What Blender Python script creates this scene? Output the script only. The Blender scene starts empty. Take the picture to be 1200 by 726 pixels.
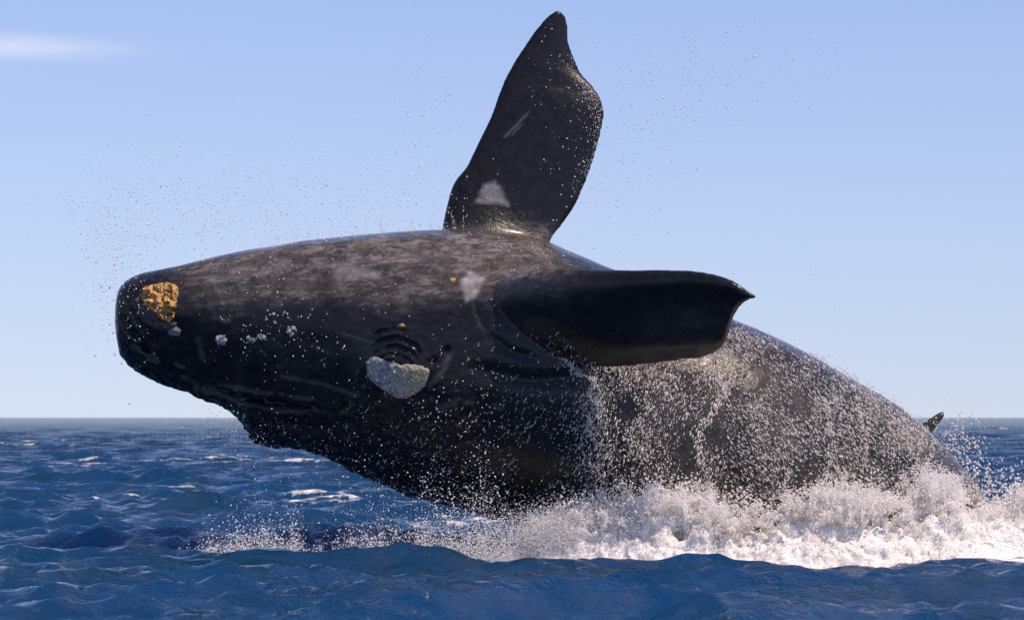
import bpy, math, random
import numpy as np
from mathutils import Vector
from mathutils.bvhtree import BVHTree

random.seed(7)
rng = np.random.default_rng(7)
scene = bpy.context.scene

# ------------------------------------------------------------------ camera
CAM_D, CAM_H, FPX = 30.0, 1.5, 3000.0          # metres to the whale, eye height, focal length in photo pixels
cam_data = bpy.data.cameras.new('camera')
cam = bpy.data.objects.new('camera', cam_data)
scene.collection.objects.link(cam)
cam.location = (0, -CAM_D, CAM_H)
cam.rotation_euler = (math.radians(90), 0, 0)
cam_data.sensor_width = 36.0
cam_data.lens = 36.0 * FPX / 1200.0
cam_data.shift_y = (489 - 363) / 1200.0
cam_data.clip_start = 0.5
cam_data.clip_end = 60000
cam_data.dof.use_dof = True
cam_data.dof.focus_distance = 28.5
cam_data.dof.aperture_fstop = 4.0
scene.camera = cam

# ------------------------------------------------------------------ sky, sun, exposure
SUN = Vector((0.38, -0.26, 0.85)).normalized()
SUN_EL = math.asin(SUN.z)
SUN_AZ = math.atan2(SUN.x, SUN.y)
world = bpy.data.worlds.new('World')
scene.world = world
world.use_nodes = True
wn, wl = world.node_tree.nodes, world.node_tree.links
bg = wn['Background']
sky = wn.new('ShaderNodeTexSky')
sky.sky_type = 'NISHITA'
sky.sun_disc = False
sky.sun_elevation = SUN_EL
sky.sun_rotation = SUN_AZ
sky.air_density = 1.0
sky.dust_density = 0.3
sky.ozone_density = 5.0
bg.inputs['Strength'].default_value = 0.112
# one thin wisp of cloud, low in the sky, laid over the sky by direction
tc = wn.new('ShaderNodeTexCoord')
sep = wn.new('ShaderNodeSeparateXYZ'); wl.new(tc.outputs['Generated'], sep.inputs[0])
def wmath(op, a, b=None, clamp=False):
    n = wn.new('ShaderNodeMath'); n.operation = op; n.use_clamp = clamp
    for i, v in enumerate((a, b)):
        if v is None: continue
        if isinstance(v, (int, float)): n.inputs[i].default_value = v
        else: wl.new(v, n.inputs[i])
    return n.outputs[0]
mp = wn.new('ShaderNodeMapping'); mp.inputs['Scale'].default_value = (22, 22, 210)
mp.inputs['Location'].default_value = (3.1, 0.0, 1.7)
wl.new(tc.outputs['Generated'], mp.inputs['Vector'])
cn = wn.new('ShaderNodeTexNoise'); cn.inputs['Scale'].default_value = 1.0
cn.inputs['Detail'].default_value = 5.0; cn.inputs['Roughness'].default_value = 0.55
wl.new(mp.outputs[0], cn.inputs['Vector'])
dx = wmath('DIVIDE', wmath('ADD', sep.outputs[0], 0.195), 0.036)
dz = wmath('DIVIDE', wmath('ADD', sep.outputs[2], -0.1405), 0.0036)
r2 = wmath('ADD', wmath('MULTIPLY', dx, dx), wmath('MULTIPLY', dz, dz))
gauss = wmath('POWER', 2.71828, wmath('MULTIPLY', r2, -0.8))
front = wmath('GREATER_THAN', sep.outputs[1], 0.0)
cm = wmath('MULTIPLY', wmath('MULTIPLY', gauss, front), wmath('MULTIPLY', cn.outputs[0], 1.25), True)
mix = wn.new('ShaderNodeMix'); mix.data_type = 'RGBA'
wl.new(wmath('MULTIPLY', cm, 0.75), mix.inputs['Factor'])
# sea air: the pale layer at the horizon is thin, so the sky is looked up a little higher; blue white balance
zc = wmath('MAXIMUM', sep.outputs[2], 0.0)
zz = wmath('ADD', wmath('ADD', wmath('MULTIPLY', zc, 0.42), wmath('MULTIPLY', wmath('MULTIPLY', zc, zc), 0.55)), 0.052)
cmb = wn.new('ShaderNodeCombineXYZ'); wl.new(sep.outputs[0], cmb.inputs[0]); wl.new(sep.outputs[1], cmb.inputs[1]); wl.new(zz, cmb.inputs[2])
nrm = wn.new('ShaderNodeVectorMath'); nrm.operation = 'NORMALIZE'; wl.new(cmb.outputs[0], nrm.inputs[0])
wl.new(nrm.outputs[0], sky.inputs['Vector'])
wb = wn.new('ShaderNodeMix'); wb.data_type = 'RGBA'; wb.blend_type = 'MULTIPLY'; wb.inputs['Factor'].default_value = 1
wl.new(sky.outputs[0], wb.inputs[6]); wb.inputs[7].default_value = (1.27, 1.10, 1.27, 1)
wl.new(wb.outputs[2], mix.inputs[6]); mix.inputs[7].default_value = (8.2, 8.0, 9.2, 1)
wl.new(mix.outputs[2], bg.inputs['Color'])

sd = bpy.data.lights.new('sun', 'SUN')
sd.energy = 5.0
sd.angle = math.radians(0.5)
sd.color = (1.0, 0.80, 0.63)
sun = bpy.data.objects.new('sun', sd)
scene.collection.objects.link(sun)
sun.rotation_euler = SUN.to_track_quat('Z', 'Y').to_euler()
sun.location = (20, 0, 40)

scene.view_settings.view_transform = 'Standard'
scene.view_settings.look = 'None'
scene.view_settings.exposure = 0.0
scene.view_settings.gamma = 1.0
scene.view_settings.use_curve_mapping = False
scene.render.engine = 'CYCLES'
scene.render.resolution_x = 1024
scene.render.resolution_y = 619

# ------------------------------------------------------------------ helpers
def at(px, py, y=0.0):
    """photo pixel at a known distance (y) -> world point"""
    d = y + CAM_D
    return np.array(((px - 600) / FPX * d, y, CAM_H - (py - 489) / FPX * d))

def to_px(co):
    d = co[:, 1] + CAM_D
    return 600 + co[:, 0] / d * FPX, 489 - (co[:, 2] - CAM_H) / d * FPX

def _hash(i, j, k, seed):
    n = (i * 374761393 + j * 668265263 + k * 2147483647 + seed * 1274126177) & 0xFFFFFFFF
    n = ((n ^ (n >> 13)) * 1274126177) & 0xFFFFFFFF
    n = n ^ (n >> 16)
    return (n & 0xFFFF).astype(np.float32) / 32767.5 - 1.0

def vnoise(p, seed=0):
    f0 = np.floor(p); f = (p - f0).astype(np.float32); i = f0.astype(np.int64)
    u = f * f * (3 - 2 * f)
    out = 0
    for a in (0, 1):
        for b in (0, 1):
            for c in (0, 1):
                w = (u[:, 0] if a else 1 - u[:, 0]) * (u[:, 1] if b else 1 - u[:, 1]) * (u[:, 2] if c else 1 - u[:, 2])
                out = out + w * _hash(i[:, 0] + a, i[:, 1] + b, i[:, 2] + c, seed)
    return out

def fbm(p, octaves=4, seed=0, gain=0.5):
    p = np.asarray(p, dtype=np.float64)
    s, a, tot = 0, 1.0, 0
    for o in range(octaves):
        s = s + a * vnoise(p * (2.03 ** o) + 17.3 * o, seed + o)
        tot += a; a *= gain
    return s / tot

def smooth(e0, e1, x):
    t = np.clip((x - e0) / (e1 - e0), 0, 1)
    return t * t * (3 - 2 * t)

def make_mesh(name, verts, faces, smooth_shade=True):
    """verts (n,3); faces (m,k) with one k"""
    me = bpy.data.meshes.new(name)
    verts = np.ascontiguousarray(verts, dtype=np.float32); faces = np.ascontiguousarray(faces, dtype=np.int32)
    m, k = faces.shape
    me.vertices.add(len(verts)); me.vertices.foreach_set('co', verts.ravel())
    me.loops.add(m * k); me.loops.foreach_set('vertex_index', faces.ravel())
    me.polygons.add(m); me.polygons.foreach_set('loop_start', np.arange(0, m * k, k, dtype=np.int32))
    if smooth_shade: me.polygons.foreach_set('use_smooth', np.ones(m, dtype=bool))
    me.update(calc_edges=True)
    return me

def link(name, me, mat, parent=None):
    o = bpy.data.objects.new(name, me)
    scene.collection.objects.link(o)
    if mat: me.materials.clear(); me.materials.append(mat)
    if parent: o.parent = parent
    return o

def coords(me):
    c = np.empty(len(me.vertices) * 3, dtype=np.float32); me.vertices.foreach_get('co', c)
    return c.reshape(-1, 3).astype(np.float64)

def normals(me):
    c = np.empty(len(me.vertices) * 3, dtype=np.float32); me.vertex_normals.foreach_get('vector', c)
    return c.reshape(-1, 3).astype(np.float64)

def set_co(me, co):
    me.vertices.foreach_set('co', co.astype(np.float32).ravel()); me.update()

def loft(sections):
    """list of (n,3) rings -> closed verts, quad faces (caps as degenerate fans)"""
    n = len(sections[0]); m = len(sections)
    v = np.concatenate(sections + [sections[0].mean(0)[None], sections[-1].mean(0)[None]])
    idx = np.arange(n); nx = (idx + 1) % n
    q = [np.stack([s * n + idx, s * n + nx, (s + 1) * n + nx, (s + 1) * n + idx], 1) for s in range(m - 1)]
    q = np.concatenate(q)
    tri = np.concatenate([q[:, [0, 1, 2]], q[:, [0, 2, 3]],
                          np.stack([np.full(n, m * n), nx, idx], 1),
                          np.stack([np.full(n, m * n + 1), (m - 1) * n + idx, (m - 1) * n + nx], 1)])
    return v, tri

def catmull(pts, per):
    """resample rows of control values smoothly"""
    pts = np.asarray(pts, dtype=float); out = []
    for i in range(len(pts) - 1):
        p0 = pts[max(i - 1, 0)]; p1 = pts[i]; p2 = pts[i + 1]; p3 = pts[min(i + 2, len(pts) - 1)]
        for t in np.linspace(0, 1, per, endpoint=False):
            out.append(0.5 * (2 * p1 + (p2 - p0) * t + (2 * p0 - 5 * p1 + 4 * p2 - p3) * t * t + (3 * p1 - p0 - 3 * p2 + p3) * t ** 3))
    out.append(pts[-1])
    return np.array(out)

def remesh(me, voxel):
    o = bpy.data.objects.new('remesh_source', me); scene.collection.objects.link(o)
    md = o.modifiers.new('r', 'REMESH'); md.mode = 'VOXEL'; md.voxel_size = voxel; md.use_smooth_shade = True
    dg = bpy.context.evaluated_depsgraph_get()
    res = bpy.data.meshes.new_from_object(o.evaluated_get(dg))
    bpy.data.objects.remove(o); bpy.data.meshes.remove(me)
    return res

def smooth_mesh(me, iters, lam=0.5):
    co = coords(me)
    e = np.empty(len(me.edges) * 2, dtype=np.int32); me.edges.foreach_get('vertices', e); e = e.reshape(-1, 2)
    deg = np.bincount(e.ravel(), minlength=len(co)).astype(float)[:, None]; deg[deg == 0] = 1
    for _ in range(iters):
        s = np.empty_like(co)
        for k in range(3):
            s[:, k] = np.bincount(e[:, 0], co[e[:, 1], k], len(co)) + np.bincount(e[:, 1], co[e[:, 0], k], len(co))
        co = co + lam * (s / deg - co)
    set_co(me, co)
    return co

def seg_dist(px, py, line):
    """distance to a polyline in the photo plane, and the parameter 0..1 along it"""
    best = np.full(px.shape, 1e9); par = np.zeros(px.shape)
    line = np.asarray(line, float); n = len(line) - 1
    for i in range(n):
        a, b = line[i], line[i + 1]; d = b - a
        t = np.clip(((px - a[0]) * d[0] + (py - a[1]) * d[1]) / (d @ d), 0, 1)
        q = np.hypot(px - a[0] - t * d[0], py - a[1] - t * d[1])
        m = q < best; best[m] = q[m]; par[m] = (i + t[m]) / n
    return best, par

def inside(px, py, poly):
    poly = np.asarray(poly, float); r = np.zeros(px.shape, bool); j = len(poly) - 1
    for i in range(len(poly)):
        xi, yi = poly[i]; xj, yj = poly[j]
        c = ((yi > py) != (yj > py)) & (px < (xj - xi) * (py - yi) / (yj - yi + 1e-12) + xi)
        r ^= c; j = i
    return r

# ------------------------------------------------------------------ materials
def new_mat(name):
    m = bpy.data.materials.new(name); m.use_nodes = True
    return m, m.node_tree.nodes, m.node_tree.links, m.node_tree.nodes['Principled BSDF']

def noise_node(n, l, scale, detail=4, rough=0.55, vec=None, scl=None):
    t = n.new('ShaderNodeTexNoise'); t.inputs['Scale'].default_value = scale
    t.inputs['Detail'].default_value = detail; t.inputs['Roughness'].default_value = rough
    tcn = n.new('ShaderNodeTexCoord')
    if scl:
        mm = n.new('ShaderNodeMapping'); mm.inputs['Scale'].default_value = scl
        l.new(tcn.outputs['Object'], mm.inputs['Vector']); l.new(mm.outputs[0], t.inputs['Vector'])
    else:
        l.new(tcn.outputs['Object'], t.inputs['Vector'])
    return t

def ramp_node(n, l, src, stops):
    r = n.new('ShaderNodeValToRGB'); e = r.color_ramp.elements
    while len(e) < len(stops): e.new(0.5)
    for el, (p, c) in zip(e, stops):
        el.position = p; el.color = (*c, 1) if len(c) == 3 else c
    l.new(src, r.inputs[0])
    return r

def bump_node(n, l, height, strength, dist, prev=None):
    b = n.new('ShaderNodeBump'); b.inputs['Strength'].default_value = strength; b.inputs['Distance'].default_value = dist
    l.new(height, b.inputs['Height'])
    if prev: l.new(prev, b.inputs['Normal'])
    return b.outputs[0]

def mat_skin():
    m, n, l, p = new_mat('wet_black_skin')
    at_ = n.new('ShaderNodeAttribute'); at_.attribute_name = 'pigment_and_light'
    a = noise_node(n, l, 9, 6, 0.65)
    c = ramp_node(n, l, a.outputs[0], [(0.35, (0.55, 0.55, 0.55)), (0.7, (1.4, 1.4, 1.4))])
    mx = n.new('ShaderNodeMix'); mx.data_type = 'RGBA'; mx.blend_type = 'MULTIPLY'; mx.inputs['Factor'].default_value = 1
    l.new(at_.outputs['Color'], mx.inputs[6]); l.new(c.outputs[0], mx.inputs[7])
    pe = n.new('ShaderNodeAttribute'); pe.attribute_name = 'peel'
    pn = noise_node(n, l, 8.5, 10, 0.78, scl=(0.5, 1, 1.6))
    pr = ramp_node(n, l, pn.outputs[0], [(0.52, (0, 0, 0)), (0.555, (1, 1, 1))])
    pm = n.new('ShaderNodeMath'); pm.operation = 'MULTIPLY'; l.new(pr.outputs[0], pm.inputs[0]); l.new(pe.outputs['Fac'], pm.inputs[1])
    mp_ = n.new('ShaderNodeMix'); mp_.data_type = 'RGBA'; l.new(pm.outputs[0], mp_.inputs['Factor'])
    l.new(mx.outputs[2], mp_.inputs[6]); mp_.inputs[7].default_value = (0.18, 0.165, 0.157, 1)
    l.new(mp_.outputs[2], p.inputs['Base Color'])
    p.inputs['Coat Weight'].default_value = 0.35; p.inputs['Coat Roughness'].default_value = 0.12; p.inputs['Coat IOR'].default_value = 1.33
    rr = noise_node(n, l, 22, 5, 0.7)
    r2 = ramp_node(n, l, rr.outputs[0], [(0.3, (0.14,) * 3), (0.72, (0.40,) * 3)])
    fi = n.new('ShaderNodeAttribute'); fi.attribute_name = 'film'
    fr = n.new('ShaderNodeMapRange'); l.new(fi.outputs['Fac'], fr.inputs['Value']); fr.inputs['To Min'].default_value = 1.0; fr.inputs['To Max'].default_value = 0.6
    rm = n.new('ShaderNodeMath'); rm.operation = 'MULTIPLY'; l.new(r2.outputs[0], rm.inputs[0]); l.new(fr.outputs[0], rm.inputs[1])
    l.new(rm.outputs[0], p.inputs['Roughness'])
    p.inputs['IOR'].default_value = 1.33
    fs = n.new('ShaderNodeMapRange'); l.new(fi.outputs['Fac'], fs.inputs['Value']); fs.inputs['To Min'].default_value = 0.40; fs.inputs['To Max'].default_value = 1.0
    l.new(fs.outputs[0], p.inputs['Specular IOR Level'])
    b1 = noise_node(n, l, 14, 5, 0.6)
    b2 = noise_node(n, l, 75, 4, 0.7)
    nb = bump_node(n, l, b1.outputs[0], 0.35, 0.02)
    nb = bump_node(n, l, b2.outputs[0], 0.18, 0.005, nb)
    l.new(nb, p.inputs['Normal'])
    return m

def mat_callosity(name, stops, scale):
    m, n, l, p = new_mat(name)
    a = noise_node(n, l, scale, 6, 0.7)
    c = ramp_node(n, l, a.outputs[0], stops)
    l.new(c.outputs[0], p.inputs['Base Color'])
    p.inputs['Roughness'].default_value = 0.65
    b = noise_node(n, l, scale * 3, 4, 0.7)
    l.new(bump_node(n, l, b.outputs[0], 0.8, 0.02), p.inputs['Normal'])
    return m

def mat_eye():
    m, n, l, p = new_mat('dark_eye')
    a = noise_node(n, l, 30, 3)
    l.new(ramp_node(n, l, a.outputs[0], [(0.3, (0.006, 0.006, 0.007)), (0.7, (0.02, 0.016, 0.013))]).outputs[0], p.inputs['Base Color'])
    p.inputs['Roughness'].default_value = 0.08
    return m

def mat_sea():
    m, n, l, p = new_mat('sea_water')
    at_ = n.new('ShaderNodeAttribute'); at_.attribute_name = 'foam'
    f1 = noise_node(n, l, 3.5, 8, 0.72)
    ad = n.new('ShaderNodeMath'); ad.operation = 'ADD'; l.new(at_.outputs['Fac'], ad.inputs[0]); l.new(f1.outputs[0], ad.inputs[1])
    fm = ramp_node(n, l, ad.outputs[0], [(0.78, (0, 0, 0)), (1.0, (1, 1, 1))])
    big = noise_node(n, l, 0.8, 5, 0.6, scl=(0.5, 1.2, 1))
    wc = ramp_node(n, l, big.outputs[0], [(0.32, (0.003, 0.029, 0.068)), (0.68, (0.004, 0.040, 0.125))])
    mx = n.new('ShaderNodeMix'); mx.data_type = 'RGBA'
    l.new(fm.outputs[0], mx.inputs['Factor']); l.new(wc.outputs[0], mx.inputs[6]); mx.inputs[7].default_value = (0.80, 0.78, 0.77, 1)
    l.new(mx.outputs[2], p.inputs['Base Color'])
    fa = n.new('ShaderNodeAttribute'); fa.attribute_name = 'distance_chop'
    ro = ramp_node(n, l, fm.outputs[0], [(0.0, (0.055,) * 3), (0.6, (0.7,) * 3)])
    l.new(ro.outputs[0], p.inputs['Roughness'])
    p.inputs['IOR'].default_value = 1.33
    w1 = noise_node(n, l, 2.2, 5, 0.6, scl=(0.55, 1.35, 1))
    w2 = noise_node(n, l, 9, 4, 0.6, scl=(0.55, 1.4, 1))
    p.subsurface_method = 'BURLEY'
    p.inputs['Subsurface Weight'].default_value = 1.0
    p.inputs['Subsurface Radius'].default_value = (0.25, 0.9, 1.2)
    p.inputs['Subsurface Scale'].default_value = 4.0
    sw = n.new('ShaderNodeMath'); sw.operation = 'SUBTRACT'; sw.inputs[0].default_value = 1.0; l.new(fm.outputs[0], sw.inputs[1]); l.new(sw.outputs[0], p.inputs['Subsurface Weight'])
    p.inputs['Specular IOR Level'].default_value = 0.70
    w0 = noise_node(n, l, 0.55, 6, 0.62, scl=(0.6, 1.3, 1))
    wm = n.new('ShaderNodeMath'); wm.operation = 'MULTIPLY'; l.new(w0.outputs[0], wm.inputs[0]); l.new(fa.outputs['Fac'], wm.inputs[1])
    nb = bump_node(n, l, wm.outputs[0], 1.0, 4.5)
    nb = bump_node(n, l, w1.outputs[0], 1.0, 0.26, nb)
    nb = bump_node(n, l, w2.outputs[0], 1.0, 0.075, nb)
    nb = bump_node(n, l, ad.outputs[0], 0.15, 0.05, nb)
    l.new(nb, p.inputs['Normal'])
    return m

def mat_foam():
    m, n, l, p = new_mat('white_foam')
    a = noise_node(n, l, 5, 6, 0.65)
    c = ramp_node(n, l, a.outputs[0], [(0.3, (0.72, 0.71, 0.67)), (0.6, (0.86, 0.84, 0.83))])
    l.new(c.outputs[0], p.inputs['Base Color'])
    p.inputs['Roughness'].default_value = 0.55
    p.inputs['IOR'].default_value = 1.33
    p.inputs['Subsurface Weight'].default_value = 0.35
    p.inputs['Subsurface Radius'].default_value = (1, 0.95, 0.9)
    p.inputs['Subsurface Scale'].default_value = 0.05
    b = noise_node(n, l, 28, 5, 0.7)
    l.new(bump_node(n, l, b.outputs[0], 0.8, 0.04), p.inputs['Normal'])
    return m

def mat_drop():
    m, n, l, p = new_mat('water_drops')
    a = noise_node(n, l, 40, 2)
    l.new(ramp_node(n, l, a.outputs[0], [(0.3, (0.55, 0.56, 0.58)), (0.7, (0.92, 0.91, 0.90))]).outputs[0], p.inputs['Base Color'])
    p.inputs['Roughness'].default_value = 0.12
    p.inputs['IOR'].default_value = 1.33
    return m

def mat_froth():
    m, n, l, p = new_mat('white_froth')
    a = noise_node(n, l, 6, 4)
    c = ramp_node(n, l, a.outputs[0], [(0.3, (0.88, 0.86, 0.83)), (0.7, (0.96, 0.94, 0.93))])
    df = n.new('ShaderNodeBsdfDiffuse'); tr = n.new('ShaderNodeBsdfTranslucent'); mx = n.new('ShaderNodeMixShader'); mx.inputs[0].default_value = 0.45
    l.new(c.outputs[0], df.inputs['Color']); l.new(c.outputs[0], tr.inputs['Color'])
    l.new(df.outputs[0], mx.inputs[1]); l.new(tr.outputs[0], mx.inputs[2])
    l.new(mx.outputs[0], n['Material Output'].inputs['Surface'])
    return m
FROTH = mat_froth()
SKIN, SEA, FOAM, DROP, EYE = mat_skin(), mat_sea(), mat_foam(), mat_drop(), mat_eye()
ORANGE = mat_callosity('orange_callosity', [(0.40, (0.035, 0.02, 0.012)), (0.48, (0.50, 0.24, 0.05)), (0.62, (0.85, 0.58, 0.24))], 30)
GREYC = mat_callosity('grey_callosity', [(0.3, (0.10, 0.10, 0.105)), (0.5, (0.24, 0.24, 0.25)), (0.7, (0.42, 0.42, 0.42))], 24)
DARKC = mat_callosity('dark_callosity', [(0.3, (0.03, 0.03, 0.032)), (0.7, (0.11, 0.105, 0.11))], 24)
YELC = mat_callosity('yellowish_callosity', [(0.36, (0.10, 0.10, 0.10)), (0.46, (0.30, 0.30, 0.30)), (0.58, (0.42, 0.42, 0.40)), (0.70, (0.45, 0.41, 0.20))], 20)
def yellow_half(m):
    n, l = m.node_tree.nodes, m.node_tree.links; p = n['Principled BSDF']
    src = p.inputs['Base Color'].links[0].from_socket
    t = n.new('ShaderNodeTexCoord'); sx = n.new('ShaderNodeSeparateXYZ'); l.new(t.outputs['Object'], sx.inputs[0])
    mr = n.new('ShaderNodeMapRange'); l.new(sx.outputs[0], mr.inputs['Value']); mr.inputs['From Min'].default_value = -1.36; mr.inputs['From Max'].default_value = -1.14; mr.inputs['To Max'].default_value = 0.7
    nz = noise_node(n, l, 14, 4, 0.6); mu = n.new('ShaderNodeMath'); mu.operation = 'MULTIPLY'; l.new(mr.outputs[0], mu.inputs[0]); l.new(nz.outputs[0], mu.inputs[1])
    mx = n.new('ShaderNodeMix'); mx.data_type = 'RGBA'; l.new(mu.outputs[0], mx.inputs['Factor']); l.new(src, mx.inputs[6]); mx.inputs[7].default_value = (0.50, 0.42, 0.10, 1)
    l.new(mx.outputs[2], p.inputs['Base Color'])
yellow_half(YELC)
PALEC = mat_callosity('pale_barnacle', [(0.36, (0.10, 0.10, 0.10)), (0.5, (0.38, 0.38, 0.38)), (0.62, (0.62, 0.62, 0.62))], 42)

# ------------------------------------------------------------------ the sea
def build_sea():
    d = [0.8]
    while d[-1] < 40000:
        x = d[-1]
        if x < 11: s = 0.012 * x + 0.02
        elif x < 160: s = 0.0023 * x
        else: s = min(0.0023 * x * (x / 160) ** 0.5, 0.05 * x)
        d.append(x + s)
    d = np.array(d)
    core = np.arange(-0.25, 0.2501, 0.0019)
    side = []; a = 0.25; s = 0.002
    while a < math.pi - 0.02:
        s *= 1.12; a += min(s, 0.12); side.append(min(a, math.pi - 0.02))
    side = np.array(side)
    ang = np.concatenate([-side[::-1], core, side])
    A, D = np.meshgrid(ang, d)
    # closer than the horizon ring, distance is measured along the view axis inside the core, so rows stay even
    X = D * np.sin(A); Y = D * np.cos(A) - CAM_D
    X = X.ravel().astype(np.float32); Y = Y.ravel().astype(np.float32)
    dist = D.ravel().astype(np.float32)
    dstep = np.gradient(d)
    astep = np.gradient(ang)
    cell = np.maximum(np.repeat(dstep, len(ang)), (D * astep[None, :]).ravel()).astype(np.float32)
    Z = np.zeros_like(X); DX = np.zeros_like(X); DY = np.zeros_like(X); J = np.zeros_like(X)
    r = np.random.default_rng(21)
    N = 96
    lam = np.exp(np.linspace(math.log(0.20), math.log(14.0), N)) * r.uniform(0.95, 1.05, N)
    for i in range(N):
        L = float(lam[i]); k = 2 * math.pi / L
        th = math.radians(-98) + r.normal(0, 0.62 if L < 1.0 else (0.42 if L < 3 else .28))
        ph = r.uniform(0, 2 * math.pi)
        steep = 0.070 if L < .35 else (0.098 if L < 1.5 else (0.046 if L < 4 else 0.015))
        amp = steep / k
        w = np.clip((L / cell - 2.2) / 2.5, 0, 1)
        sel = w > 0.001
        if not sel.any(): continue
        cx, sx = math.cos(th), math.sin(th)
        arg = (k * (cx * X[sel] + sx * Y[sel]) + ph)
        c = np.cos(arg); s_ = np.sin(arg); ww = w[sel] * amp
        Z[sel] += ww * c; DX[sel] -= 0.75 * cx * ww * s_; DY[sel] -= 0.75 * sx * ww * s_
        J[sel] += w[sel] * steep * c
    # the low swell just on the camera's side of the whale, with a hollow behind it
    cr = -4.0 + 0.35 * np.sin(X * 0.55 + 0.8) + 0.2 * np.sin(X * 1.37)
    fade = np.exp(-(X / 16.0) ** 2)
    damp = 1 - 0.22 * np.exp(-((Y - cr) / 3.0) ** 2) * fade
    hC = np.interp(X, [-8, -6, -4, -2.3, -1, 0, .7, 1.6, 2.7, 3.6, 5.3, 8], [.02, .04, .04, .09, .02, -.11, -.04, -.09, -.15, -.06, -.02, 0]) + .012 * np.sin(X * 4.1) + .010 * np.sin(X * 7.3 + 1)
    Z = Z * damp + fade * (hC * np.exp(-((Y - cr) / np.where(Y > cr, 0.45, 0.95)) ** 2) - 0.16 * np.exp(-((Y - cr - 1.7) / 0.9) ** 2))
    # foam: broken crests, and the churned water round the whale
    P = np.stack([X * 0.30, Y * 0.14, 0 * X], 1)
    patch = fbm(P, 3, 5)
    crest = smooth(0.75, 1.3, J / 0.33) * smooth(0.10, 0.5, patch) * 0.45
    far = smooth(60, 140, dist)
    P2 = np.stack([X * 0.45, Y * 0.11, 0 * X + 3], 1)
    caps = smooth(0.52, 0.72, fbm(P2, 3, 9)) * far * smooth(2600, 900, dist) * 0.5
    churn = np.exp(-(np.maximum(np.abs(X - 3.9) - 3.3, 0) / 0.8) ** 2) * np.exp(-(np.maximum(np.abs(Y + 0.6) - 1.4, 0) / 0.7) ** 2)
    foam = np.clip(crest + caps + 0.62 * churn, 0, 1) * (Y > -3.0)
    V = np.stack([X + DX, Y + DY, Z], 1)
    nr, nc = A.shape
    i = np.arange(nr - 1)[:, None] * nc + np.arange(nc - 1)[None, :]
    F = np.stack([i, i + 1, i + nc + 1, i + nc], -1).reshape(-1, 4)
    me = make_mesh('sea', V, F)
    att = me.attributes.new('foam', 'FLOAT', 'POINT'); att.data.foreach_set('value', foam.astype(np.float32))
    att = me.attributes.new('distance_chop', 'FLOAT', 'POINT'); att.data.foreach_set('value', smooth(45, 260, dist).astype(np.float32))
    o = link('sea', me, SEA)
    o['kind'] = 'structure'; o['label'] = 'choppy deep blue sea reaching to the horizon'
    return o
build_sea()

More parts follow.
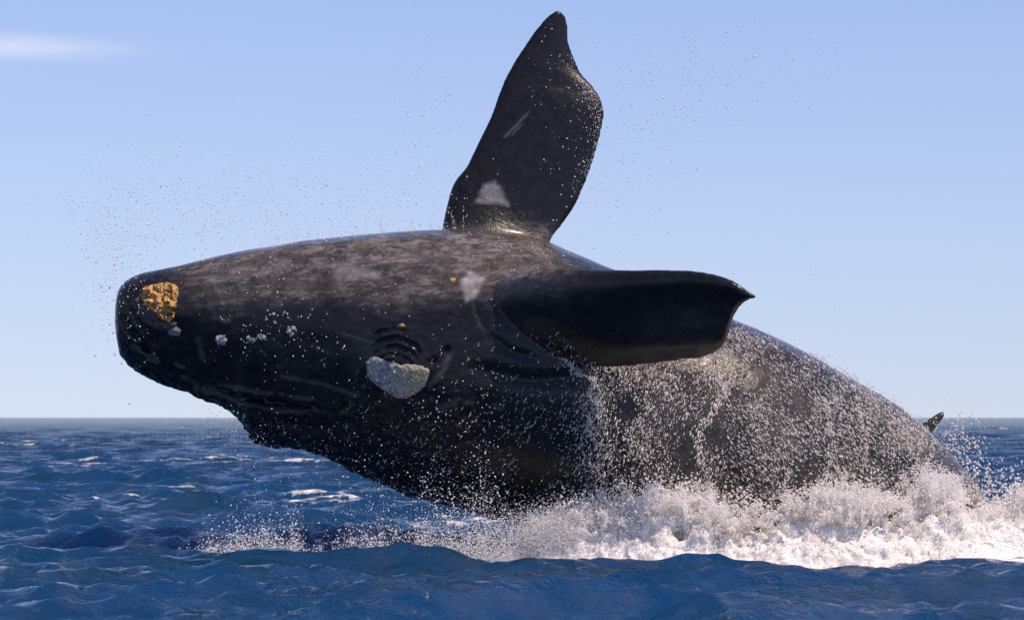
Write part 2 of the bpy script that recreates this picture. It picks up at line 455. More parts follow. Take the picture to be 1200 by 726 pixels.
# ------------------------------------------------------------------ the whale's body, one continuous surface
def build_body():
    #    top px, top py, bottom px, bottom py, half width, y of axis
    S = [(139, 376, 139, 398, .12, 0), (139.5, 358, 140.5, 406, .26, 0), (141.5, 342, 145, 418, .38, 0), (148, 331, 158, 432, .46, 0),
         (165, 322, 182, 446, .52, 0), (185, 317, 206, 455, .59, 0), (215, 311, 240, 467, .67, 0), (250, 304, 268, 479, .74, 0),
         (280, 297, 284, 492, .80, 0), (300, 293, 296, 514, .84, 0), (320, 290, 318, 523, .89, 0), (350, 285, 350, 525, .97, 0),
         (400, 279, 392, 541, 1.1, 0), (450, 274, 430, 560, 1.25, 0), (500, 271, 480, 578, 1.40, 0), (560, 270, 540, 598, 1.55, 0),
         (620, 277, 600, 613, 1.65, 0), (680, 300, 650, 634, 1.70, 0), (760, 334, 720, 668, 1.70, 0), (830, 363, 790, 690, 1.66, .02),
         (900, 391, 860, 705, 1.55, .05), (950, 416, 915, 712, 1.40, .1), (1000, 445, 962, 716, 1.22, .15), (1050, 475, 1005, 715, 1.02, .22),
         (1085, 503, 1040, 710, .85, .3), (1115, 535, 1067, 705, .68, .4), (1140, 565, 1090, 705, .54, .5), (1158, 594, 1107, 712, .44, .6),
         (1172, 630, 1122, 730, .36, .75), (1182, 680, 1140, 752, .30, .9), (1190, 715, 1158, 765, .27, 1.05)]
    S = catmull(S, 6)
    th = np.linspace(0, 2 * math.pi, 120, endpoint=False)
    rings = []
    for s in S:
        T = at(s[0], s[1], s[5]); B = at(s[2], s[3], s[5])
        C = (T + B) / 2; U = (T - B) / 2
        hd = float(smooth(560, 380, np.array(s[0])))            # head: broad lower jaw uppermost, narrow rostrum below
        ex = 2 / 2.2
        c = np.sign(np.cos(th)) * np.abs(np.cos(th)) ** ex; sn = np.sign(np.sin(th)) * np.abs(np.sin(th)) ** ex
        wid = s[4] * (1 + hd * 0.24 * np.cos(th) - 0.03 * hd)
        rings.append(C[None] + c[:, None] * U[None] + (sn * wid)[:, None] * np.array((0, 1, 0))[None])
    v, f = loft(rings)
    parts = [(v, f)]

    def fin(rows, per=6, n=28):
        """rows: leading px,py,y, trailing px,py,y, thickness"""
        R = catmull(rows, per); rg = []
        u = (1 - np.cos(np.linspace(0, math.pi, n))) / 2
        prof = np.maximum(2.05 * np.sqrt(u) * (1 - u) ** 0.75, 0.0)
        prof = prof / prof.max()
        for r_ in R:
            L = at(*r_[0:3]); T = at(*r_[3:6]); ch = T - L
            rg.append((L, T, r_[6], ch))
        mids = np.array([(g[0] + g[1]) / 2 for g in rg]); span = np.gradient(mids, axis=0)
        out = []
        for g, sp in zip(rg, span):
            nrm = np.cross(sp, g[3]); nrm /= (np.linalg.norm(nrm) + 1e-9)
            base = g[0][None] + u[:, None] * g[3][None]
            h = (g[2] / 2 * prof + min(0.012, g[2] / 4))[:, None] * nrm[None]
            out.append(np.concatenate([base + h, (base - h)[::-1]]))
        return loft(out)

    near = [(575, 352, -.75, 592, 398, -.75, .46), (588, 330, -1.25, 608, 402, -1.15, .44), (612, 320, -1.65, 635, 410, -1.45, .38), (650, 315, -1.95, 670, 424, -1.65, .33),
            (700, 316, -2.2, 705, 431, -1.85, .28), (750, 317, -2.45, 748, 428, -2.05, .25), (800, 318, -2.7, 792, 423, -2.25, .21), (830, 322, -2.85, 820, 420, -2.4, .18),
            (850, 328, -2.93, 838, 413, -2.5, .15), (862, 333, -2.98, 847, 401, -2.6, .12), (870, 337, -3.0, 850, 386, -2.72, .10),
            (877, 341, -3.03, 860, 366, -2.87, .08), (884, 345, -3.05, 874, 353, -2.98, .06), (888, 347, -3.06, 885, 350, -3.04, .04)]
    far = [(512, 320, .2, 630, 330, .2, .50), (518, 268, .38, 645, 283, .42, .38), (524, 238, .48, 660, 262, .5, .31), (532, 214, .55, 676, 237, .55, .27), (548, 193, .6, 690, 205, .6, .24),
           (561, 166, .65, 698, 180, .65, .21), (573, 142, .7, 706, 150, .7, .19), (584, 112, .75, 708, 130, .75, .17), (592, 92, .8, 703, 113, .8, .15),
           (602, 74, .82, 692, 98, .84, .14), (614, 55, .85, 680, 84, .88, .12), (627, 36, .88, 671, 62, .92, .1), (638, 23, .9, 666, 46, .95, .08),
           (647, 15, .92, 665, 28, .96, .06), (654, 12, .93, 662, 18, .96, .04)]
    parts.append(fin(near)); parts.append(fin(far))
    # flukes spread from the sunken tail stock; the far one curls up behind the back and only its tip shows
    parts.append(fin([(1200, 745, 1.05, 1160, 775, 1.05, .36), (1150, 660, 1.5, 1085, 720, 1.5, .30), (1112, 580, 1.8, 1050, 640, 1.75, .24), (1082, 520, 1.95, 1045, 565, 1.9, .20),
                      (1079, 498, 2.0, 1078, 527, 1.98, .17), (1090, 489, 2.0, 1095, 504, 2.0, .13), (1101, 482, 2.0, 1106, 490, 2.0, .09), (1106, 481, 2.0, 1108, 485, 2.0, .07)]))
    parts.append(fin([(1200, 745, 1.0, 1165, 780, 1.0, .34), (1255, 800, .5, 1175, 815, .4, .26), (1290, 860, 0, 1195, 860, -.1, .18), (1310, 915, -.4, 1240, 905, -.5, .10), (1325, 950, -.7, 1300, 945, -.7, .05)]))
    V, F, off = [], [], 0
    for v, f in parts:
        V.append(v); F.append(f + off); off += len(v)
    me = make_mesh('body', np.concatenate(V), np.concatenate(F))
    me = remesh(me, 0.024)
    me.name = 'body'
    smooth_mesh(me, 5, 0.5)
    # ---- relief
    co = coords(me); no = normals(me); px, py = to_px(co)
    face = no[:, 1] < 0.15                                       # the flank turned to the viewer
    bodyside = face & (co[:, 1] > -1.75)
    disp = np.zeros(len(co))
    wob = 0.75 + 1.1 * fbm(co * np.array((7.0, 7.0, 11.0)), 2, 23)
    def crease(line, w, depth, taper=True, lip=0.0):
        nonlocal disp
        d, t = seg_dist(px, py, line)
        k = np.clip(np.minimum(t, 1 - t) * 7, 0, 1) * (wob if w < 4.5 else 1.0)
        g = np.exp(-(d / w) ** 2)
        disp -= bodyside * k * depth * g
        if lip: disp += bodyside * k * lip * np.exp(-((d - 2.2 * w) / w) ** 2)
    crease([(141, 366), (153, 388), (172, 410), (200, 433), (240, 454), (290, 467), (345, 474), (395, 482)], 3.6, .085, True, .04)   # the mouth
    crease([(395, 484), (412, 470), (426, 450), (430, 432)], 3.0, .035, True, .012)
    crease([(150, 352), (160, 382), (185, 410), (215, 432)], 4, .02, True, .01)
    crease([(205, 322), (260, 316), (340, 306), (430, 298), (520, 292), (575, 288)], 6, .06, True, .022)     # the fold along the jaw
    crease([(440, 416), (450, 408), (468, 406), (486, 414), (492, 424)], 1.9, .045, True, .018)   # eyelid folds
    crease([(436, 408), (448, 399), (468, 396), (488, 405), (497, 420)], 2.1, .038, True, .014)
    crease([(434, 400), (446, 389), (466, 385), (486, 393)], 2.2, .022, True, .007)
    crease([(446, 420), (462, 415), (482, 422)], 1.5, .03, True, .012)
    crease([(504, 428), (515, 420), (528, 405)], 4, .03, True, .01)
    crease([(556, 346), (560, 366), (572, 392), (600, 412), (640, 424)], 5, .025, True, .0)        # round the flipper root
    crease([(545, 430), (620, 445), (690, 440)], 9, .035)
    crease([(420, 500), (470, 535), (540, 560)], 10, .03)
    crease([(300, 492), (340, 498), (390, 505)], 5, .03, True, .015)
    disp += bodyside * .07 * np.exp(-((px - 465) / 40) ** 2 - ((py - 425) / 34) ** 2)            # swelling round the eye
    disp += bodyside * .05 * np.exp(-((px - 190) / 26) ** 2 - ((py - 358) / 26) ** 2)
    under = smooth(430, 500, py) * smooth(640, 560, px) * smooth(150, 200, px)
    n1 = fbm(co * 3.2, 4, 31); n2 = fbm(co * 9.0, 3, 41); n3 = fbm(co * 1.1, 3, 51)
    thin = smooth(-1.75, -1.55, co[:, 1]) * smooth(255, 290, py)
    disp += thin * (0.024 * n3 + 0.007 * n1 + 0.003 * n2)
    disp += thin * under * (0.045 * n1 + 0.022 * n2)
    rag = smooth(24, 6, seg_dist(px, py, [(150, 424), (200, 455), (285, 492), (298, 518), (340, 525), (400, 548)])[0])
    disp += rag * 0.035 * (0.3 + fbm(co * 14, 3, 61))
    disp += (1 - thin) * 0.008 * n1
    # shallow hollows on the near flipper's blade, finger bones showing through
    fl = (co[:, 1] < -1.8) & face
    disp += fl * 0.022 * np.sin((py - 318 + 0.06 * (px - 700)) / 11.0) * smooth(640, 760, px) * smooth(440, 400, py)
    co = co + no * disp[:, None]
    set_co(me, co)
    # ---- pigment, with sunlit tan and one highlight painted in
    nb_ = fbm(co * 2.4 + 5, 5, 71, 0.6); ns = fbm((co + .05 * fbm(co * 6, 2, 83)[:, None]) * np.array((4.0, 8, 13.0)) + 9, 5, 81, 0.68); nl = fbm(co * np.array((1.2, 1.2, 4.0)) + 2, 4, 91)
    col = np.empty((len(co), 3)); col[:] = (0.011, 0.0108, 0.012)
    def blend(mask, c):
        nonlocal col
        mask = np.clip(mask, 0, 1)[:, None]; col = col * (1 - mask) + np.array(c) * mask
    th_ = fbm(co * 1.3 + 3, 3, 95)
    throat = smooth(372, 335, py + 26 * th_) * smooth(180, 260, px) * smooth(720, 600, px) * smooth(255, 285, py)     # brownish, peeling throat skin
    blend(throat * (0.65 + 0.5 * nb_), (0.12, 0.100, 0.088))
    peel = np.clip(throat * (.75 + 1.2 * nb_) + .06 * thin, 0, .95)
    blend(throat * smooth(0.16, 0.34, -ns + 0.3 * nb_) * .7, (0.03, 0.029, 0.032))
    back = smooth(690, 790, px) * smooth(-0.6, 0.5, nb_) * (co[:, 1] > -1.75)  # warm sunlight on the flank, painted into the skin as a tan tone
    blend(back * 0.7, (0.095, 0.080, 0.072))
    blend(fl * smooth(720, 800, px) * smooth(345, 375, py) * (0.5 + 0.6 * nb_), (0.055, 0.046, 0.042))
    blend(smooth(0.28, 0.6, ns) * smooth(0.0, 0.4, nb_) * 0.4 * thin, (0.05, 0.05, 0.054))
    blend(smooth(300, 330, px) * smooth(420, 370, px) * smooth(0.0, 0.5, nl) * 0.25, (0.06, 0.06, 0.06))
    # pale marks with outlines of their own, one of them a painted highlight
    for poly, c, a in (([(556, 238), (566, 217), (580, 213), (590, 224), (597, 240), (570, 239)], (0.19, 0.185, 0.20), 0.9),
                       ([(541, 330), (552, 318), (566, 326), (560, 346), (545, 356)], (0.36, 0.33, 0.34), 0.8),  # highlight on the armpit folds, painted as pale skin
                       ([(386, 322), (404, 312), (440, 316), (448, 324), (420, 328), (400, 334)], (0.26, 0.24, 0.23), 0.7)):
        d, _ = seg_dist(px, py, poly + [poly[0]]); ins = inside(px, py, poly)
        k = smooth(-3, 4, np.where(ins, d, -d) + 5 * ns)
        blend(k * a * face, c)
    for ln, w in (([(592, 160), (606, 146), (620, 131)], 1.4), ([(600, 158), (612, 145)], 1.0), ([(395, 388), (440, 402)], 1.3), ([(505, 452), (522, 430), (527, 416)], 3.5),
                  ([(250, 372), (268, 376)], 2.5), ([(330, 440), (380, 450), (420, 462)], 2.2), ([(232, 398), (238, 420)], 3)):
        d, _ = seg_dist(px, py, ln); blend(face * np.exp(-(d / w) ** 2) * 0.5, (0.13, 0.13, 0.14))
    fd, ft = seg_dist(px, py, [(205, 328), (270, 320), (350, 310), (440, 302), (520, 297), (570, 294)])
    film = np.exp(-(fd / 8) ** 2) * np.clip(np.minimum(ft, 1 - ft) * 6, 0, 1) * (co[:, 1] < .2)      # water still sheeting off the jaw
    me.attributes.new('film', 'FLOAT', 'POINT').data.foreach_set('value', film.astype(np.float32))
    me.attributes.new('peel', 'FLOAT', 'POINT').data.foreach_set('value', peel.astype(np.float32))
    ca = me.attributes.new('pigment_and_light', 'FLOAT_COLOR', 'POINT')
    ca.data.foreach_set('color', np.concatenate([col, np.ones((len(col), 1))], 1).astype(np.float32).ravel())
    me.polygons.foreach_set('use_smooth', np.ones(len(me.polygons), dtype=bool)); me.update()
    return me

whale = bpy.data.objects.new('whale', None)
scene.collection.objects.link(whale)
whale.empty_display_size = 0.5
whale['label'] = 'huge black whale leaping from the sea belly up with both flippers spread'
whale['category'] = 'whale'
body_me = build_body()
body = link('body', body_me, SKIN, whale)

bvh = BVHTree.FromPolygons([Vector(c) for c in coords(body_me)], [tuple(p.vertices) for p in body_me.polygons])
EYEPT = Vector((0, -CAM_D, CAM_H))
def hit(px, py):
    """where the sight line of a photo pixel meets the whale's skin"""
    d = (Vector(at(px, py)) - EYEPT).normalized()
    loc, nor, _, _ = bvh.ray_cast(EYEPT, d)
    return (loc, nor) if loc is not None else (None, None)

def patch(name, poly, mat, height, rough=0.5, step=0.9, seed=0, label=None, fscale=40):
    """a raised crust growing on the skin, its rim sunk into it"""
    poly = catmull(np.array(poly + [poly[0]], float), 4)
    x0, y0 = poly.min(0) - 2; x1, y1 = poly.max(0) + 2
    xs = np.arange(x0, x1, step); ys = np.arange(y0, y1, step)
    GX, GY = np.meshgrid(xs, ys); gx, gy = GX.ravel(), GY.ravel()
    d, _ = seg_dist(gx, gy, poly); ins = inside(gx, gy, poly)
    sd_ = np.where(ins, d, -d)
    keep = sd_ > -1.6
    idx = -np.ones(len(gx), int); V = []; 
    loc = []; nor = []; hh = []
    for i in np.nonzero(keep)[0]:
        L, N_ = hit(gx[i], gy[i])
        if L is None: continue
        idx[i] = len(loc); loc.append(L); nor.append(N_); hh.append(sd_[i])
    loc = np.array(loc); nor = np.array(nor); hh = np.array(hh)
    n = fbm(loc * fscale, 3, 100 + seed); e = np.clip((hh + 1.6) / 5.0, 0, 1) ** 0.6
    h = -0.012 + (height + 0.012) * e * (1 + rough * n * 1.6)
    loc = loc + nor * h[:, None]
    I = idx.reshape(GX.shape)
    q = np.stack([I[:-1, :-1], I[1:, :-1], I[1:, 1:], I[:-1, 1:]], -1).reshape(-1, 4)
    q = q[(q >= 0).all(1)]
    o = link(name, make_mesh(name, loc, q), mat, whale)
    if label: o['label'] = label
    return o

patch('callosity', [(166, 346), (172, 338), (186, 333), (203, 334), (208, 341), (206, 352), (205, 362), (202, 373), (196, 377), (184, 368), (172, 358)], ORANGE, .05, .9, .7, 1, 'orange crusty callosity on the chin', 22)
patch('callosity', [(158, 352), (166, 348), (176, 362), (196, 378), (206, 378), (200, 386), (186, 385), (168, 376)], DARKC, .03, .5, .9, 2, 'grey rough callosity below the orange one', 30)
patch('callosity', [(195, 384), (204, 381), (212, 387), (209, 393), (199, 392)], GREYC, .015, .4, .8, 3)
patch('callosity', [(428, 424), (438, 418), (452, 421), (466, 426), (486, 427), (500, 431), (503, 438), (496, 454), (482, 463), (468, 467), (450, 457), (433, 443)], YELC, .012, .35, .8, 4, 'pale grey callosity with a yellowish half beside the eye', 36)
for k, (cx, cy, r1, r2) in enumerate([(259, 398, 7.5, 6.5), (293, 398, 5.5, 5), (306, 396, 6.5, 4.5), (341, 388, 6.5, 6)]):
    ring = [(cx + r1 * math.cos(a) * (1 + .22 * math.sin(3 * a + k) + .12 * math.sin(5 * a + 2 * k)), cy + r2 * math.sin(a)) for a in np.linspace(0, 2 * math.pi, 9)[:-1]]
    patch('lip_callosity', ring, PALEC, .011, .9, .6, 10 + k, None, 45)
for k, (cx, cy, r1) in enumerate([(471, 381, 3.2), (466, 382, 2.2), (531, 327, 3.0), (320, 368, 2.6), (333, 366, 2.4), (338, 372, 2.2), (322, 378, 2.2), (312, 374, 2.0)]):
    ring = [(cx + r1 * math.cos(a), cy + r1 * .8 * math.sin(a)) for a in np.linspace(0, 2 * math.pi, 8)[:-1]]
    patch('barnacle', ring, ORANGE if k < 3 else PALEC, .010, .3, .6, 20 + k)

# the eye, sunk between its folds
def ellipsoid(r, nu=20, nv=12):
    v = [(r[0] * math.sin(b) * math.cos(a), r[1] * math.sin(b) * math.sin(a), r[2] * math.cos(b)) for b in np.linspace(0.05, math.pi - .05, nv) for a in np.linspace(0, 2 * math.pi, nu, endpoint=False)]
    return v
eL, eN = hit(457, 417.5)
if eL is not None:
    rings = np.array(ellipsoid((.085, .06, .05))).reshape(12, 20, 3)
    ev, ef = loft(list(rings))
    ev = ev + np.array(eL + eN * -0.025)[None]
    link('eye', make_mesh('eye', ev, ef), EYE, whale)

# ------------------------------------------------------------------ foam thrown up where the body breaks the water
ICO_V = None
def ico():
    t = (1 + 5 ** .5) / 2
    v = np.array([(-1, t, 0), (1, t, 0), (-1, -t, 0), (1, -t, 0), (0, -1, t), (0, 1, t), (0, -1, -t), (0, 1, -t), (t, 0, -1), (t, 0, 1), (-t, 0, -1), (-t, 0, 1)], float)
    v /= np.linalg.norm(v[0])
    f = np.array([(0, 11, 5), (0, 5, 1), (0, 1, 7), (0, 7, 10), (0, 10, 11), (1, 5, 9), (5, 11, 4), (11, 10, 2), (10, 7, 6), (7, 1, 8), (3, 9, 4), (3, 4, 2), (3, 2, 6), (3, 6, 8), (3, 8, 9), (4, 9, 5), (2, 4, 11), (6, 2, 10), (8, 6, 7), (9, 8, 1)])
    return v, f
OCT = (np.array([(1, 0, 0), (-1, 0, 0), (0, 1, 0), (0, -1, 0), (0, 0, 1), (0, 0, -1)], float),
       np.array([(0, 2, 4), (2, 1, 4), (1, 3, 4), (3, 0, 4), (2, 0, 5), (1, 2, 5), (3, 1, 5), (0, 3, 5)]))

def cloud(C, R, shape, stretch=None):
    """many small closed drops in one mesh; stretch = per-drop vectors they are drawn out along"""
    v0, f0 = shape; n = len(C); C = np.asarray(C); R = np.asarray(R)
    V = v0[None] * R[:, None, None]
    if stretch is not None:
        s = np.asarray(stretch); ln = np.linalg.norm(s, axis=1, keepdims=True) + 1e-9
        dd = s / ln
        pr = (V * dd[:, None, :]).sum(-1, keepdims=True)
        V = V + pr * dd[:, None, :] * (ln / R[:, None])[:, None, :]
    V = V + C[:, None, :]
    F = f0[None] + (np.arange(n) * len(v0))[:, None, None]
    return V.reshape(-1, 3), F.reshape(-1, 3)

TOPC = np.array((0, -2.0)) + np.array([(575, 662), (600, 645), (630, 622), (665, 604), (720, 594), (780, 582), (815, 584), (850, 602), (900, 606), (930, 588), (960, 584), (985, 576), (1010, 590), (1045, 590),
                 (1070, 582), (1090, 560), (1106, 574), (1122, 594), (1150, 608), (1172, 592), (1200, 580), (1250, 590), (1300, 605), (1380, 645)], float)
def foam_front(x):
    """y of the foam ridge along the near flank"""
    return np.interp(x, [-0.3, 0.8, 2.0, 3.0, 4.0, 4.8, 5.4, 6.0, 8.0], [-1.35, -1.75, -1.85, -1.75, -1.5, -1.15, -.75, -.3, .2])

foam_pts = []
def build_foam():
    r = np.random.default_rng(5)
    C, R = [], []
    def add(c, rad): C.append(c); R.append(rad)
    def crest(x, y):
        d = y + CAM_D
        return CAM_H - (float(np.interp(600 + x / d * FPX, TOPC[:, 0], TOPC[:, 1])) - 489) / FPX * d
    for x in r.uniform(-0.1, 8.4, 2600):                      # the heaped mass
        yf = float(foam_front(x)); s = r.normal(0, 0.40); y = yf + s - 0.10
        ridge = math.exp(-(s / 0.42) ** 2) if s < 0 else math.exp(-(s / 0.8) ** 2)
        lump = .80 + .75 * float(fbm(np.array([[x * 1.6, y * 1.6, .5]]), 2, 3)[0])
        top = -0.2 + (crest(x, y) + 0.2 - 0.06) * ridge * min(max(lump, .72), 1.04)
        u = r.random() ** 0.6
        rad = 0.06 + 0.17 * (1 - u) ** 0.7 * r.random() + 0.03 * r.random()
        add((x, y, -0.25 + (top + 0.25) * u - rad * .5), rad)
    # a lower skirt of foam behind and beyond the tail
    for _ in range(900):
        x = r.uniform(5.2, 9.0); y = r.uniform(-.6, 2.2); z = r.uniform(-.2, .35) * math.exp(-((y - .6) / 1.2) ** 2)
        add((x, y, z), r.uniform(.04, .14))
    V, F = cloud(np.array(C), np.array(R), ico())
    me = make_mesh('foam', V, F)
    me = remesh(me, 0.025)
    smooth_mesh(me, 6, .5)
    co = coords(me); no = normals(me)
    wrp = np.stack([fbm(co * 3 + o, 2, 80 + i) for i, o in enumerate((0.0, 5.5, 11.1))], 1)
    q = co + wrp * .12
    ridged = 1 - 2.2 * np.abs(fbm(q * np.array((6, 6, 4.0)), 2, 17))
    co = co + wrp * .05 + no * (0.060 * ridged + 0.036 * fbm(q * 15, 3, 7, .6) + 0.014 * fbm(co * 44, 2, 27))[:, None]
    foam_pts.append((co, no))
    set_co(me, co); me.polygons.foreach_set('use_smooth', np.ones(len(me.polygons), dtype=bool)); me.name = 'foam'
    o = link('foam', me, FOAM)
    o['kind'] = 'stuff'; o['label'] = "churning white foam piled against the whale's flank and tail"; o['category'] = 'foam'
build_foam()

# ------------------------------------------------------------------ drops
def droplets(name, label, C, R, mat=None):
    """a cloud of round drops, one point each"""
    C = np.asarray(C, dtype=np.float32); R = np.asarray(R, dtype=np.float32)
    me = bpy.data.meshes.new(name)
    me.vertices.add(len(C)); me.vertices.foreach_set('co', C.ravel())
    a = me.attributes.new('drop_radius', 'FLOAT', 'POINT'); a.data.foreach_set('value', R)
    me.update()
    o = link(name, me, mat or DROP)
    g = bpy.data.node_groups.new('drops', 'GeometryNodeTree')
    g.interface.new_socket('Geometry', in_out='INPUT', socket_type='NodeSocketGeometry')
    g.interface.new_socket('Geometry', in_out='OUTPUT', socket_type='NodeSocketGeometry')
    gi, go = g.nodes.new('NodeGroupInput'), g.nodes.new('NodeGroupOutput')
    m2p = g.nodes.new('GeometryNodeMeshToPoints'); sm = g.nodes.new('GeometryNodeSetMaterial'); na = g.nodes.new('GeometryNodeInputNamedAttribute')
    na.data_type = 'FLOAT'; na.inputs['Name'].default_value = 'drop_radius'; sm.inputs['Material'].default_value = mat or DROP
    g.links.new(gi.outputs[0], m2p.inputs[0]); g.links.new(na.outputs[0], m2p.inputs['Radius'])
    g.links.new(m2p.outputs[0], sm.inputs[0]); g.links.new(sm.outputs[0], go.inputs[0])
    o.modifiers.new('drops', 'NODES').node_group = g
    o['kind'] = 'stuff'; o['label'] = label; o['category'] = 'spray'
    return o

def spray(name, label, C, R, St=None, shape=None):
    V, F = cloud(np.array(C), np.array(R), shape or OCT, St)
    o = link(name, make_mesh(name, V, F), FROTH)
    o['kind'] = 'stuff'; o['label'] = label; o['category'] = 'spray'
    return o

def radii(n, lo, hi, p=2.5):
    return lo + (hi - lo) * rng.random(n) ** p

def gauss_cloud(blobs):
    """blobs: n, px, py, spread px, spread py, y mean, y spread"""
    P = []
    for n, cx, cy, sx, sy, ym, ys in blobs:
        x = rng.normal(cx, sx, n); y = rng.normal(cy, sy, n); dep = rng.normal(ym, ys, n)
        P += [at(a, b, c) for a, b, c in zip(x, y, dep)]
    return np.array(P)

# fine drops in the air over the head and the flippers
A = gauss_cloud([(2600, 135, 300, 24, 55, -.3, .6), (2200, 200, 245, 55, 40, 0, .8), (2000, 310, 240, 70, 30, 0, .8), (1200, 430, 230, 60, 35, 0, .7), (900, 500, 160, 25, 70, 0, .6),
                 (1600, 815, 85, 55, 40, .5, .6), (1500, 740, 180, 50, 60, .5, .6), (120, 900, 70, 60, 40, .5, .6), (160, 660, 60, 50, 40, .5, .5), (150, 900, 340, 50, 40, .3, .5)])
droplets('spray', 'fine drops of spray scattered in the sky above the whale', A, radii(len(A), .0014, .0095, 5))
# short upright jets just clear of the throat
C, R, St = [], [], []
for _ in range(120):
    px = rng.uniform(300, 545); base = np.interp(px, [250, 300, 400, 520, 560], [303, 292, 278, 270, 268])
    h = rng.random() ** 2 * 26 + 2; lean = rng.normal(-.1, .25)
    y = rng.normal(0, .35)
    for t in np.arange(0, h, 2.2):
        if rng.random() < .6:
            C.append(at(px + lean * t, base - t, y)); R.append(rng.uniform(.003, .006)); St.append((lean * .008, 0, .012 * rng.random()))
spray('spray', "thin upright jets of drops shaken from the whale's pale throat", C, R, np.array(St))

# water streaming and beading on the near flank
def flank(n, fx, fy, lift, rlo, rhi, flow, streak, p=2.5):
    C, R, St = [], [], []
    X = fx(n); Y = fy(n)
    N_ = fbm(np.stack([X / 26, Y / 34, 0 * X], 1), 3, 33)
    for x, y, q in zip(X, Y, N_):
        if rng.random() > 0.55 + 0.9 * q: continue
        L, nn = hit(x, y)
        if L is None or L.y < -1.9 and y < 440 and x < 890: continue
        off = rng.exponential(lift)
        fw = np.array(flow) if x < 850 else np.array((.55, 0, -.7))
        C.append(np.array(L + nn * (0.004 + off))); rr = rlo + (rhi - rlo) * rng.random() ** p
        R.append(rr); St.append(fw * rng.exponential(streak) + rng.normal(0, streak * .25, 3))
    return C, R, np.array(St)
def top_at(x): return np.interp(x, [560, 700, 870, 950, 1000, 1050, 1080, 1110, 1140, 1157], [330, 420, 385, 416, 446, 476, 500, 532, 566, 594])
fx = lambda n: 690 + 465 * rng.random(n) ** .9
C, R, St = [], [], []
ND = 62000; X = rng.uniform(680, 1156, ND) + rng.normal(0, 1, ND) * np.interp(rng.random(ND), [0, 1], [6, 30]); X = np.clip(X, 600, 1156); T = top_at(X); Yp = T + (615 - T) * rng.random(ND) ** 1.1
a = flank(len(X), lambda n: X, lambda n: Yp, .035, .0016, .0105, (-.25, 0, -.8), .008, 5)
spray('spray', "dense glittering drops covering the whale's flank between near flipper and tail", *a)
X2 = rng.normal(590, 90, 2600); Y2 = rng.normal(520, 55, 2600)
a = flank(len(X2), lambda n: X2, lambda n: Y2, .05, .002, .008, (-.45, 0, -.7), .010)
spray('spray', "scattered small drops on the dark flank below the near flipper", *a)
X3 = np.concatenate([rng.normal(330, 70, 260), rng.normal(440, 60, 320), rng.normal(340, 90, 160), rng.normal(620, 45, 130)])
Y3 = np.concatenate([rng.normal(395, 28, 260), rng.normal(490, 35, 320), rng.normal(330, 18, 160), rng.normal(292, 16, 130)])
a = flank(len(X3), lambda n: X3, lambda n: Y3, .012, .003, .0105, (0, 0, -.6), .005, 3)
spray('spray', "sparse white beads of water on the whale's head", *a)
# beads along the trailing edge of the upright flipper
ed = catmull(np.array([(672, 66), (684, 92), (700, 118), (702, 140), (698, 165), (690, 195), (680, 222)], float), 60)
k = rng.integers(0, len(ed), 700); X4 = ed[k, 0] - rng.exponential(8, 700) + 2; Y4 = ed[k, 1] + rng.normal(0, 4, 700)
k5 = 160; X4 = np.concatenate([X4, rng.normal(575, 40, k5)]); Y4 = np.concatenate([Y4, rng.normal(262, 14, k5)])
a = flank(len(X4), lambda n: X4, lambda n: Y4, .008, .002, .0075, (0, 0, -.6), .004, 2)
spray('spray', 'white beads of water along the trailing edge of the upright flipper', *a)

# streams falling from the near flipper and down the flank
C, R, St = [], [], []
for x0, y0, x1, y1, w, n in [(655, 418, 692, 445, 6, 150), (690, 440, 697, 475, 4, 90), (700, 470, 692, 515, 5, 80), (845, 440, 815, 545, 7, 260), (872, 420, 846, 470, 8, 160), (960, 470, 985, 570, 7, 160),
                             (1000, 480, 1025, 572, 6, 130), (920, 545, 918, 590, 4, 90), (760, 470, 735, 520, 6, 80), (1045, 490, 1085, 560, 8, 160)]:
    for _ in range(n):
        t = rng.random(); x = x0 + (x1 - x0) * t + rng.normal(0, w * .5) + 5 * math.sin(t * 7); y = y0 + (y1 - y0) * t
        L, nn = hit(x, y)
        if L is None: continue
        C.append(np.array(L + nn * rng.exponential(.03))); R.append(rng.uniform(.003, .009)); St.append(np.array(((x1 - x0), 0, -(y1 - y0))) * .00025 * rng.random())
spray('spray', 'streams of water running off the near flipper and down the flank', C, R, np.array(St))

# drops thrown off behind the tail
A = gauss_cloud([(420, 1120, 535, 22, 24, .6, .4), (260, 1150, 560, 28, 14, .6, .5), (120, 1118, 512, 16, 14, .8, .3), (100, 1170, 570, 25, 10, .6, .4)])
spray('spray', "drops thrown into the air beside the whale's tail", A, radii(len(A), .004, .016, 2), rng.normal(0, .006, (len(A), 3)))
# the foam's outer froth: drops torn off its surface, thick in places and thin in others
fc, fnn = foam_pts[0]
k = rng.integers(0, len(fc), 420000); k = k[(fc[k, 2] > -.2) & (fnn[k, 1] < .6)]
den = fbm(fc[k] * 5.5, 3, 301); k = k[rng.random(len(k)) < .36 + 1.4 * den]
den = fbm(fc[k] * 3.1 + 4, 3, 311); lift = rng.exponential(1, len(k)) * (.022 + .07 * np.clip(den, 0, 1))
drift = np.stack([fbm(fc[k] * 2.3 + o, 3, 320 + i) for i, o in enumerate((0.0, 6.1, 12.3))], 1) * .9 + np.array((0, -.1, .55))
P = fc[k] + fnn[k] * (lift * .6)[:, None] + drift * lift[:, None] + rng.normal(0, .006, (len(k), 3))
droplets('froth', 'froth of fine white drops round the piled foam', P, radii(len(k), .0035, .0105, 2.2), FROTH)
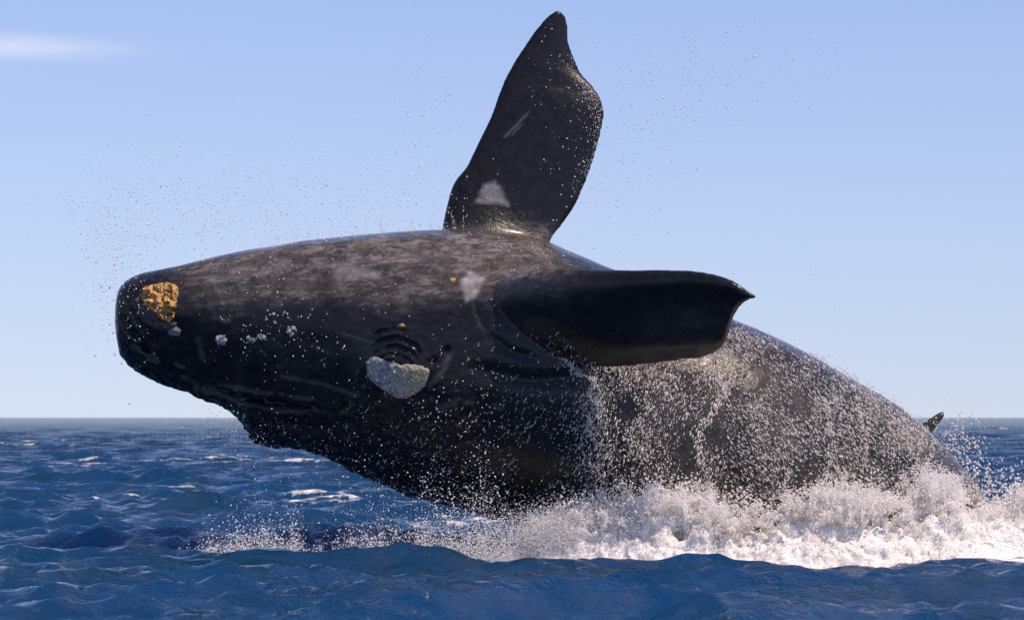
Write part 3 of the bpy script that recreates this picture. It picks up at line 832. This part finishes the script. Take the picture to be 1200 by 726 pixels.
# jets of drops flung up from it
JP, JR = [], []
for _ in range(820):
    x = rng.uniform(.25, 7.4) if rng.random() < .5 else rng.choice([1.6, 2.0, 2.3, 3.45, 3.65, 3.95, 4.72, 4.82, 4.9, 6.1]) + rng.normal(0, .11)
    y = float(foam_front(x)) - .12 + rng.normal(0, .16); d = y + CAM_D
    z = CAM_H - (float(np.interp(600 + x / d * FPX, TOPC[:, 0], TOPC[:, 1])) - 489) / FPX * d - .10 - .30 * rng.random() ** 1.6
    n = int(rng.integers(60, 210)); t = rng.random(n) ** .8
    v = np.array((rng.normal(.05, .5), rng.normal(-.3, .3), rng.uniform(.5, 1.5))) * rng.uniform(.12, .34)
    p = np.array((x, y, z))[None] + v[None] * t[:, None] - np.array((0, 0, .16))[None] * (t ** 2)[:, None] * rng.uniform(.3, 1)
    sw = fbm(p * 4.0, 2, 77)[:, None] * np.array((.10, .08, .06))[None]
    p = p + sw + rng.normal(0, 1, (n, 3)) * (.009 + .022 * t)[:, None]
    JP.append(p); JR.append(.0035 + .008 * rng.random(n) ** 2.5 * (1.2 - .6 * t))
droplets('froth', 'fingers of white drops flung up from the crest of the foam', np.concatenate(JP), np.concatenate(JR), FROTH)
# drops bursting from the foam crest
C, R, St = [], [], []
for _ in range(5200):
    x = rng.uniform(.2, 8.0); y = float(foam_front(x)) - .1 + rng.normal(0, .3); d = y + CAM_D
    pt = float(np.interp(600 + x / d * FPX, TOPC[:, 0], TOPC[:, 1])); z = CAM_H - (pt - 489) / FPX * d
    z += rng.normal(-.02, .10) + rng.exponential(.05)
    C.append((x, y, z)); R.append(.004 + .014 * rng.random() ** 3); St.append(rng.normal(0, .006, 3))
spray('spray', 'drops and specks bursting from the top of the white foam', C, R, np.array(St))
# low curtain of spray over the water under the head
C, R = [], []
CX = np.arange(100, 640, 2.0); CN = fbm(np.stack([CX / 34, 0 * CX, 0 * CX], 1), 4, 401, .7)
for _ in range(60000):
    px = 600 - 440 * rng.random() ** 1.3 + rng.normal(0, 8); y = rng.normal(-2.0, .45)
    q = float(np.interp(px, CX, CN))
    if rng.random() > .45 + 1.2 * q: continue
    z = -.12 + rng.exponential((.07 + .12 * max(0, (px - 250) / 350)) * (1 + 1.2 * q))
    C.append((at(px, 0, y)[0], y, z)); R.append(.002 + .008 * rng.random() ** 5)
A = gauss_cloud([(700, 330, 525, 60, 22, -.4, .5), (1300, 470, 590, 75, 28, -.6, .6), (300, 280, 500, 26, 14, -.2, .4)])
for p in A: C.append(p); R.append(.002 + .006 * rng.random() ** 4)
droplets('spray', "low curtain of spray skimming the water under the whale's head", C, R)
# mist in the shade at the foot of the body
A = gauss_cloud([(22000, 648, 628, 26, 15, -1.95, .2), (9000, 740, 606, 55, 14, -2.1, .2)])
droplets('spray', 'fine mist where the dark flank meets the foam', A, radii(len(A), .002, .006, 2))
